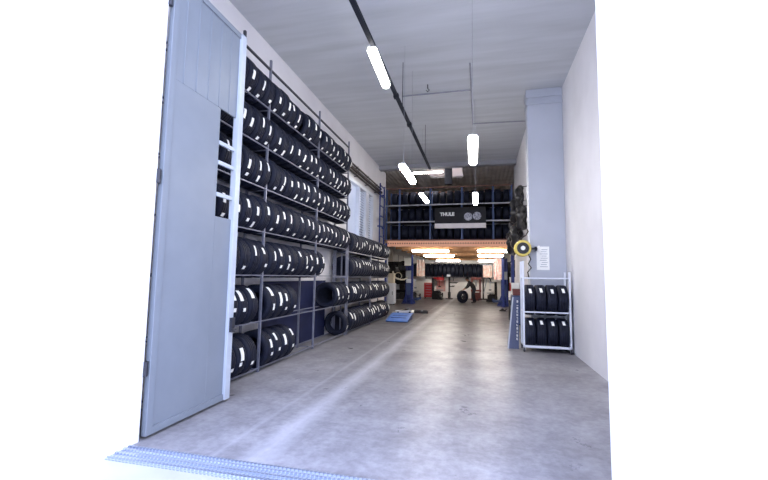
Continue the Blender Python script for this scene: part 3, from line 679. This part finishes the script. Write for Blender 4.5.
def tyre_changer(label, loc, rz, m_body, m_head, s_=1.):
    t = thing('tyre_changer', label, 'machine', loc, rz); t.scale = (s_, s_, s_)
    part('cabinet', MB().prism([(-.35, 0), (.38, 0), (.34, .14), (.2, .2), (.2, .52), (.1, .6), (-.35, .6), (-.4, .3)], -.22, .22, 'y'), m_body, t, bevel=.02)
    part('turntable', MB().lathe([(0, .64), (.27, .64), (.3, .67), (.3, .7), (0, .72)], (.1, 0, 0), 'z', 24).lathe([(0, .6), (.07, .6), (.07, .66), (0, .66)], (.1, 0, 0), 'z', 14), 'grey_metal', t)
    part('column', bx(-.42, -.28, -.1, .1, .55, 1.55), m_body, t, bevel=.01)
    part('arm', MB().box(-.42, .18, -.05, .05, 1.45, 1.56).tube([(.12, 0, 1.6), (.12, 0, .95)], .025, 10), m_head, t)
    part('mount_head', MB().prism([(.05, .88), (.2, .88), (.22, .96), (.03, .96)], -.06, .06, 'y'), 'black', t)
    part('bead_blade', MB().tube([(-.1, -.3, .5), (.2, -.42, .4), (.45, -.34, .35)], .03, 8).box(.4, .48, -.4, -.28, .2, .5), 'black', t)
    part('pedals', MB().box(.1, .2, -.4, -.28, .05, .08).box(.25, .35, -.4, -.28, .05, .08), 'black', t)
    return t
tyre_changer('dark tyre changer with white turntable behind the left lift column', (-4.45, 27.2, 0), .3, M and 'black', 'white_metal', .9)
tyre_changer('tyre changer with a red head against the white back wall', (-2.95, 28.7, 0), -.2, 'black', 'red', 1.0)
rbox('red air tank unit on the wall above the red-headed tyre changer', (-2.95, 30.6, 1.35), (.55, .4, .38), 'red', 'tool_box', 'box')
sh = thing('wall_shelf', 'small pink shelf fixed on the white wall above the red-headed tyre changer', 'shelf', (-2.95, 30.75, .8))
part('board', bx(-.35, .35, -.4, .25, .5, .53), 'pink', sh); part('back_panel', bx(-.35, .35, .22, .25, -.3, .5), 'pink', sh)
for x in (-.3, .3): part('bracket', MB().prism([(-.35, .5), (.22, .5), (.22, .1)], x-.012, x+.012, 'x'), 'grey_metal', sh)
# wheel balancer on a stand
wb = thing('wheel_balancer', 'slim black wheel stand with two arms against the white wall', 'machine', (-2.2, 29.6, 0))
part('base', MB().box(-.25, .25, -.2, .2, 0, .06).box(-.1, .1, -.1, .1, .06, .5), 'black', wb, bevel=.01)
part('pole', MB().tube([(0, 0, .5), (0, 0, 1.62)], .06, 12), 'black', wb)
part('arm', MB().tube([(0, 0, 1.2), (.55, 0, 1.18)], .035, 8).box(.3, .62, -.12, .12, 1.2, 1.24), 'black', wb)
part('arm', MB().tube([(0, 0, .92), (.36, 0, .92)], .03, 8).box(.2, .42, -.1, .1, .95, .98), 'black', wb)
part('display', bx(-.18, .12, -.08, .04, 1.62, 1.8), 'grey_metal', wb, bevel=.01)
# red hydraulic press
ps = thing('shop_press', 'dark red hydraulic press behind the bending person', 'machine', (-.28, 29.4, 0))
for x in (-.28, .28): part('post', bx(x-.06, x+.06, -.06, .06, .05, 1.6), 'red_dark', ps, bevel=.008)
part('head_beam', bx(-.36, .36, -.08, .08, 1.45, 1.62), 'red_dark', ps, bevel=.008); part('bed', bx(-.36, .36, -.12, .12, .6, .72), 'red_dark', ps)
part('ram', MB().tube([(0, 0, 1.45), (0, 0, .95)], .06, 12), 'grey_metal', ps); part('foot', MB().box(-.38, -.18, -.35, .35, 0, .06).box(.18, .38, -.35, .35, 0, .06), 'red_dark', ps)
rbox('dark red crate on the floor in front of the press', (-.30, 28.7, 0), (.5, .4, .55), 'red_dark', 'crate', 'crate')
# engine crane
cr = thing('shop_crane', 'black shop crane with curved arm right of the press', 'machine', (.22, 29.0, 0))
part('mast', bx(-.05, .05, -.05, .05, .08, 1.5), 'black', cr); part('boom', MB().tube([(0, 0, 1.5), (.1, 0, 1.62), (.35, 0, 1.62), (.5, 0, 1.5), (.52, 0, 1.3)], .05, 8), 'black', cr, smooth=True)
part('legs', MB().box(-.35, -.27, -.6, .3, .04, .12).box(.27, .35, -.6, .3, .04, .12).box(-.35, .35, .15, .25, .04, .12), 'black', cr); part('ram', MB().tube([(.03, -.06, .5), (.25, -.06, 1.5)], .03, 8), 'grey_metal', cr)
for x in (-.31, .31): part('castor', MB().lathe([(0, -.02), (.04, -.02), (.04, .02), (0, .02)], (x, -.5, .04), 'x', 12), 'black', cr)
tyre_changer('black and white tyre changer between the crane and the right lift column', (.75, 27.6, 0), 2.7, 'black', 'white_metal', .85)
# cabinets at far left
cbn = thing('locker', 'light grey metal locker behind the blue mezzanine post', 'cabinet', (-5.0, 22.2, 0))
part('body', bx(-.3, .3, -.25, .25, .05, 1.2), 'white_metal', cbn, bevel=.01); d = part('door', bx(-.27, .27, -.268, -.25, .1, 1.15), 'white_metal', cbn, bevel=.005); part('handle', bx(.18, .21, -.285, -.268, .55, .75), 'steel_dark', d)
for x in (-.25, .25): part('foot', bx(x-.03, x+.03, -.2, .2, 0, .05), 'steel_dark', cbn)
rbox('cream carton standing on the light grey locker', (-5.0, 22.2, 1.21), (.5, .4, .55), 'cream')
hc = thing('air_hose', 'cream coiled air hose looping from the locker to the left lift', 'hose', (-4.75, 22.9, 1.2))
part('hose', MB().tube([(-.25+.0, .0, .7), (-.22, .0, .45), (-.05, .0, .3), (.2, .1, .2), (.4, .2, .22), (.52, .35, .3), (.5, .6, .4)], .045, 10), 'cream', hc, smooth=True)
part('loop', MB().tube([(.05+.2*math.cos(a), .12, .42+.2*math.sin(a)) for a in [i*PI/10 for i in range(20)]], .022, 8, True), 'cream', hc, smooth=True)
part('hanger', MB().tube([(.05, .12, .62), (.05, .12, 1.66)], .01, 6), 'black', hc)
# oil drum and boxes at the right
dr = thing('oil_drum', 'pale grey drum in the workshop right of the right lift column', 'drum', (1.75, 22.0, 0))
part('shell', MB().lathe([(0, 0), (.29, 0), (.29, .28), (.305, .3), (.29, .32), (.29, .6), (.305, .62), (.29, .64), (.29, .9), (.30, .92), (.27, .9), (0, .9)], (0, 0, 0), 'z', 28), 'white_metal', dr, smooth=True)
part('bung', MB().lathe([(0, .9), (.04, .9), (.04, .93), (0, .93)], (.15, .0, 0), 'z', 12), 'steel_dark', dr)
rbox('red carton on top of the pale grey drum', (1.72, 22.0, .935), (.36, .36, .4), 'red')
rbox('pale blue crate stacked on the red carton', (1.70, 22.0, 1.345), (.34, .34, .3), 'white_metal', 'crate', 'crate')
# dark storage at the two sides of the workshop
def storage(label, loc, w_, d_, h_, rows, group_bits):
    t = thing('storage_rack', label, 'rack', loc)
    for x in (-w_/2, w_/2):
        for y in (-d_/2, d_/2): part('upright', bx(x-.025, x+.025, y-.025, y+.025, 0, h_), 'black', t)
    for k in range(rows):
        z = .12+(h_-.2)*k/(rows-1) if rows > 1 else .12
        part('shelf', bx(-w_/2, w_/2, -d_/2, d_/2, z-.03, z), 'dark_panel', t)
    part('back_panel', bx(-w_/2, w_/2, d_/2+.026, d_/2+.04, .1, h_), 'dark_panel', t)
    return t
random.seed(21)
for (lb, loc, w_, h_, sh_) in (('dark storage rack of small boxes behind the left lift column', (-5.35, 26.2, 0), 1.6, 2.6, 'left'), ('dark storage rack of small boxes right of the right lift column', (2.0, 25.6, 0), 1.1, 2.6, 'right')):
    storage(lb, loc, w_, .5, h_, 5, None)
    for k in range(4):
        z = .12+(h_-.2)*k/4; x = loc[0]-w_/2+.06; i = 0
        while x < loc[0]+w_/2-.34:
            bw = random.uniform(.2, .32); bh = random.uniform(.25, .45)
            rbox(f'{ORD[i]} box from the left, {("bottom", "second", "third", "fourth")[k]} shelf of the {sh_} dark storage rack', (x+bw/2, loc[1]-.02, z+.002), (bw, .36, bh), random.choice(('black', 'navy', 'blue_dull', 'dark_panel', 'steel_dark', 'grey_metal')))
            x += bw+.05; i += 1
for (lb, x, y, z) in (('black rubber hose coil hanging left of the pink sheet', -4.65, 24.3, 2.2), ('black rubber hose coil hanging right of the right lift column', 1.85, 23.4, 2.25)):
    t = thing('hose_coil', lb, 'hose', (x, y, z))
    for k in range(3): part('loop', MB().tube([((.26-.03*k)*math.cos(a), .05*k-.05, (.33-.03*k)*math.sin(a)) for a in [i*PI/12 for i in range(24)]], .04, 8, True), 'black', t, smooth=True)
    part('hanger', MB().tube([(0, 0, .3), (0, 0, 2.86-z)], .012, 6), 'black', t)

bc = thing('parts_cabinet', 'low blue cabinet standing along the right wall behind the sign board', 'cabinet', (1.24, 14.9, 0))
part('body', bx(-.14, .14, -.5, .5, .04, 1.0), 'blue_dull', bc, bevel=.01)
for y in (-.24, .24):
    d = part('door', bx(-.152, -.14, y-.22, y+.22, .08, .96), 'blue_dull', bc, bevel=.004); part('handle', bx(-.17, -.152, y-.02, y+.02, .5, .62), 'grey_metal', d)
part('plinth', bx(-.13, .13, -.48, .48, 0, .04), 'black', bc)
rbox('dark red carton standing on the low blue cabinet by the right wall', (1.24, 14.7, 1.002), (.24, .3, .22), 'red_dark')
rbox('pale carton standing on the low blue cabinet by the right wall', (1.24, 15.15, 1.002), (.26, .4, .42), 'paper')
rbox('dark crate on the floor along the right wall, behind the low blue cabinet', (1.22, 15.9, 0), (.3, .6, .75), 'black', 'crate', 'crate')
# back-wall tyre shelf
bs = thing('tyre_shelf', 'long wall shelf of dark tyres above the white back wall', 'shelf', (-1.9, 30.5, 1.6))
for y in (-.18, .25): part('shelf_rail', bx(-4.4, 4.2, y-.02, y+.02, 0, .04), 'steel_dark', bs)
part('top_rail', bx(-4.4, 4.2, .23, .27, 1.0, 1.04), 'steel_dark', bs)
for x in (-4.3, -2.2, -.1, 2.0, 4.1): part('bracket', MB().box(x-.02, x+.02, -.2, .5, -.04, 0).box(x-.02, x+.02, .45, .5, -.3, 1.04).box(x-.02, x+.02, .25, .45, 1.0, 1.04), 'steel_dark', bs)
random.seed(5); i = 0; x = -6.1
while x < 2.1:
    k = 5; tyre(x, 30.53, 1.62+math.sqrt(.5**2-.215**2)+.02, k, f'{ORD[i]} black tyre from the left on the long back-wall shelf', 'tyres on the back-wall shelf', PI/2 if random.random() < .5 else PI/2, (), True); x += .31 if i % 5 else .34; i += 1
    if i > 21: break

# ------------------------------------------------------------------ person bending over a tyre
def person(loc, rz):
    t = thing('person', 'person in dark clothes bending forward over a tyre held with both hands', 'person', loc, rz)
    V = []; E = []; Rr = []
    def v(p, r, par=None):
        V.append(p); Rr.append(r); i = len(V)-1
        if par is not None: E.append((par, i))
        return i
    pel = v((0, 0, .93), .165); s1 = v((-.09, 0, 1.09), .165, pel); ch = v((-.23, 0, 1.24), .175, s1); nk0 = v((-.33, 0, 1.33), .075, ch); nk = v((-.38, 0, 1.38), .058, nk0)
    hd = v((-.45, 0, 1.44), .088, nk); hc_ = v((-.47, 0, 1.52), .085, hd); v((-.475, 0, 1.57), .055, hc_); v((-.555, 0, 1.455), .016, hd)
    for sd in (-1, 1):
        sh_ = v((-.29, .18*sd, 1.27), .085, ch); el = v((-.40, .24*sd, 1.02), .06, sh_); wr = v((-.60, .15*sd, .88), .033, el); pm = v((-.665, .13*sd, .84), .036, wr)
        for k, (dy, ln_) in enumerate(((-.03, .075), (-.01, .085), (.01, .08), (.03, .062))):
            a = v((-.71, (.13*sd)+dy, .82), .0095, pm); b = v((-.71-ln_*.5, .13*sd+dy, .795), .009, a); v((-.71-ln_*.75, .13*sd+dy, .795-ln_*.45), .008, b)
        a = v((-.655, .13*sd-.045*sd, .83), .011, pm); v((-.69, .13*sd-.075*sd, .80), .009, a)
        hp = v((0.01, .10*sd, .85), .115, pel); kn = v((-.07+.07*sd, .11*sd, .49), .08, hp); an = v((.02+.08*sd, .12*sd, .11), .058, kn); he = v((.03+.08*sd, .12*sd, .055), .045, an); v((-.15+.08*sd, .14*sd, .04), .036, he)
    me = bpy.data.meshes.new('body'); me.from_pydata(V, E, []); ob = bpy.data.objects.new('body', me); C.objects.link(ob)
    ob.modifiers.new('Skin', 'SKIN')
    if not me.skin_vertices: 
        bpy.context.view_layer.objects.active = ob
    sv = me.skin_vertices[0].data
    for i, r in enumerate(Rr): sv[i].radius = (r, r)
    sv[pel].use_root = True
    sb = ob.modifiers.new('Subdivision', 'SUBSURF'); sb.levels = 2; sb.render_levels = 2
    m2 = bpy.data.meshes.new_from_object(ob.evaluated_get(bpy.context.evaluated_depsgraph_get())); bpy.data.objects.remove(ob)
    m2.materials.clear()
    for k in ('cloth_dark', 'trouser', 'skin', 'black'): m2.materials.append(M[k])
    H0 = Vector((-.46, 0, 1.48))
    for p in m2.polygons:
        c = p.center; p.use_smooth = True
        if (c-H0).length < .14 or (c.x < -.585 and c.z < .93): k = 2
        elif c.z < .10: k = 3
        elif c.z < .94 and c.x > -.3: k = 1
        else: k = 0
        p.material_index = k
    b = bpy.data.objects.new('body', m2); C.objects.link(b); b.parent = t
    hr_ = MB()
    for i in range(7):
        pass
    hprof = [(.0, .125), (.05, .115), (.085, .085), (.102, .04), (.1, -.01), (.085, -.03), (.0, -.03)]
    hh = part('hair', MB().lathe(hprof, (0, 0, 0), 'z', 20), 'hair', t, (-.448, 0, 1.505), smooth=True, rot=(0, .25, 0))
    for sd in (-1, 1):
        part('eye', MB().lathe([(0, -.012), (.01, -.008), (.012, 0), (.01, .008), (0, .012)], (-.535, .03*sd, 1.475), 'z', 10), 'hair', t)
        part('ear', MB().lathe([(0, -.012), (.022, -.01), (.028, 0), (.022, .01), (0, .012)], (-.44, .088*sd, 1.46), 'y', 12), 'skin', t)
    return t
person((-.36, 25.7, 0), .25)
tyre(-1.07, 25.55, .392, 4, 'large black tyre standing upright on the floor in front of the person', None, .75, ())
pt = [o for o in C.objects if o.name.startswith('tyre') and o.get('label', '').startswith('large black tyre')][0]
rim = MB().lathe([(.0, -.05), (.06, -.06), (.07, -.03), (.07, .02), (0, .02)], (0, 0, .39), 'y', 20).lathe([(.17, -.09), (.205, -.095), (.205, .09), (.17, .09)], (0, 0, .39), 'y', 32, True)
for k in range(5):
    a = k*2*PI/5; rim.tube([(.05*math.cos(a), -.04, .39+.05*math.sin(a)), (.185*math.cos(a), -.05, .39+.185*math.sin(a))], .028, 8)
part('wheel_rim', rim, 'steel_dark', pt, smooth=True)
bpy.context.view_layer.update()
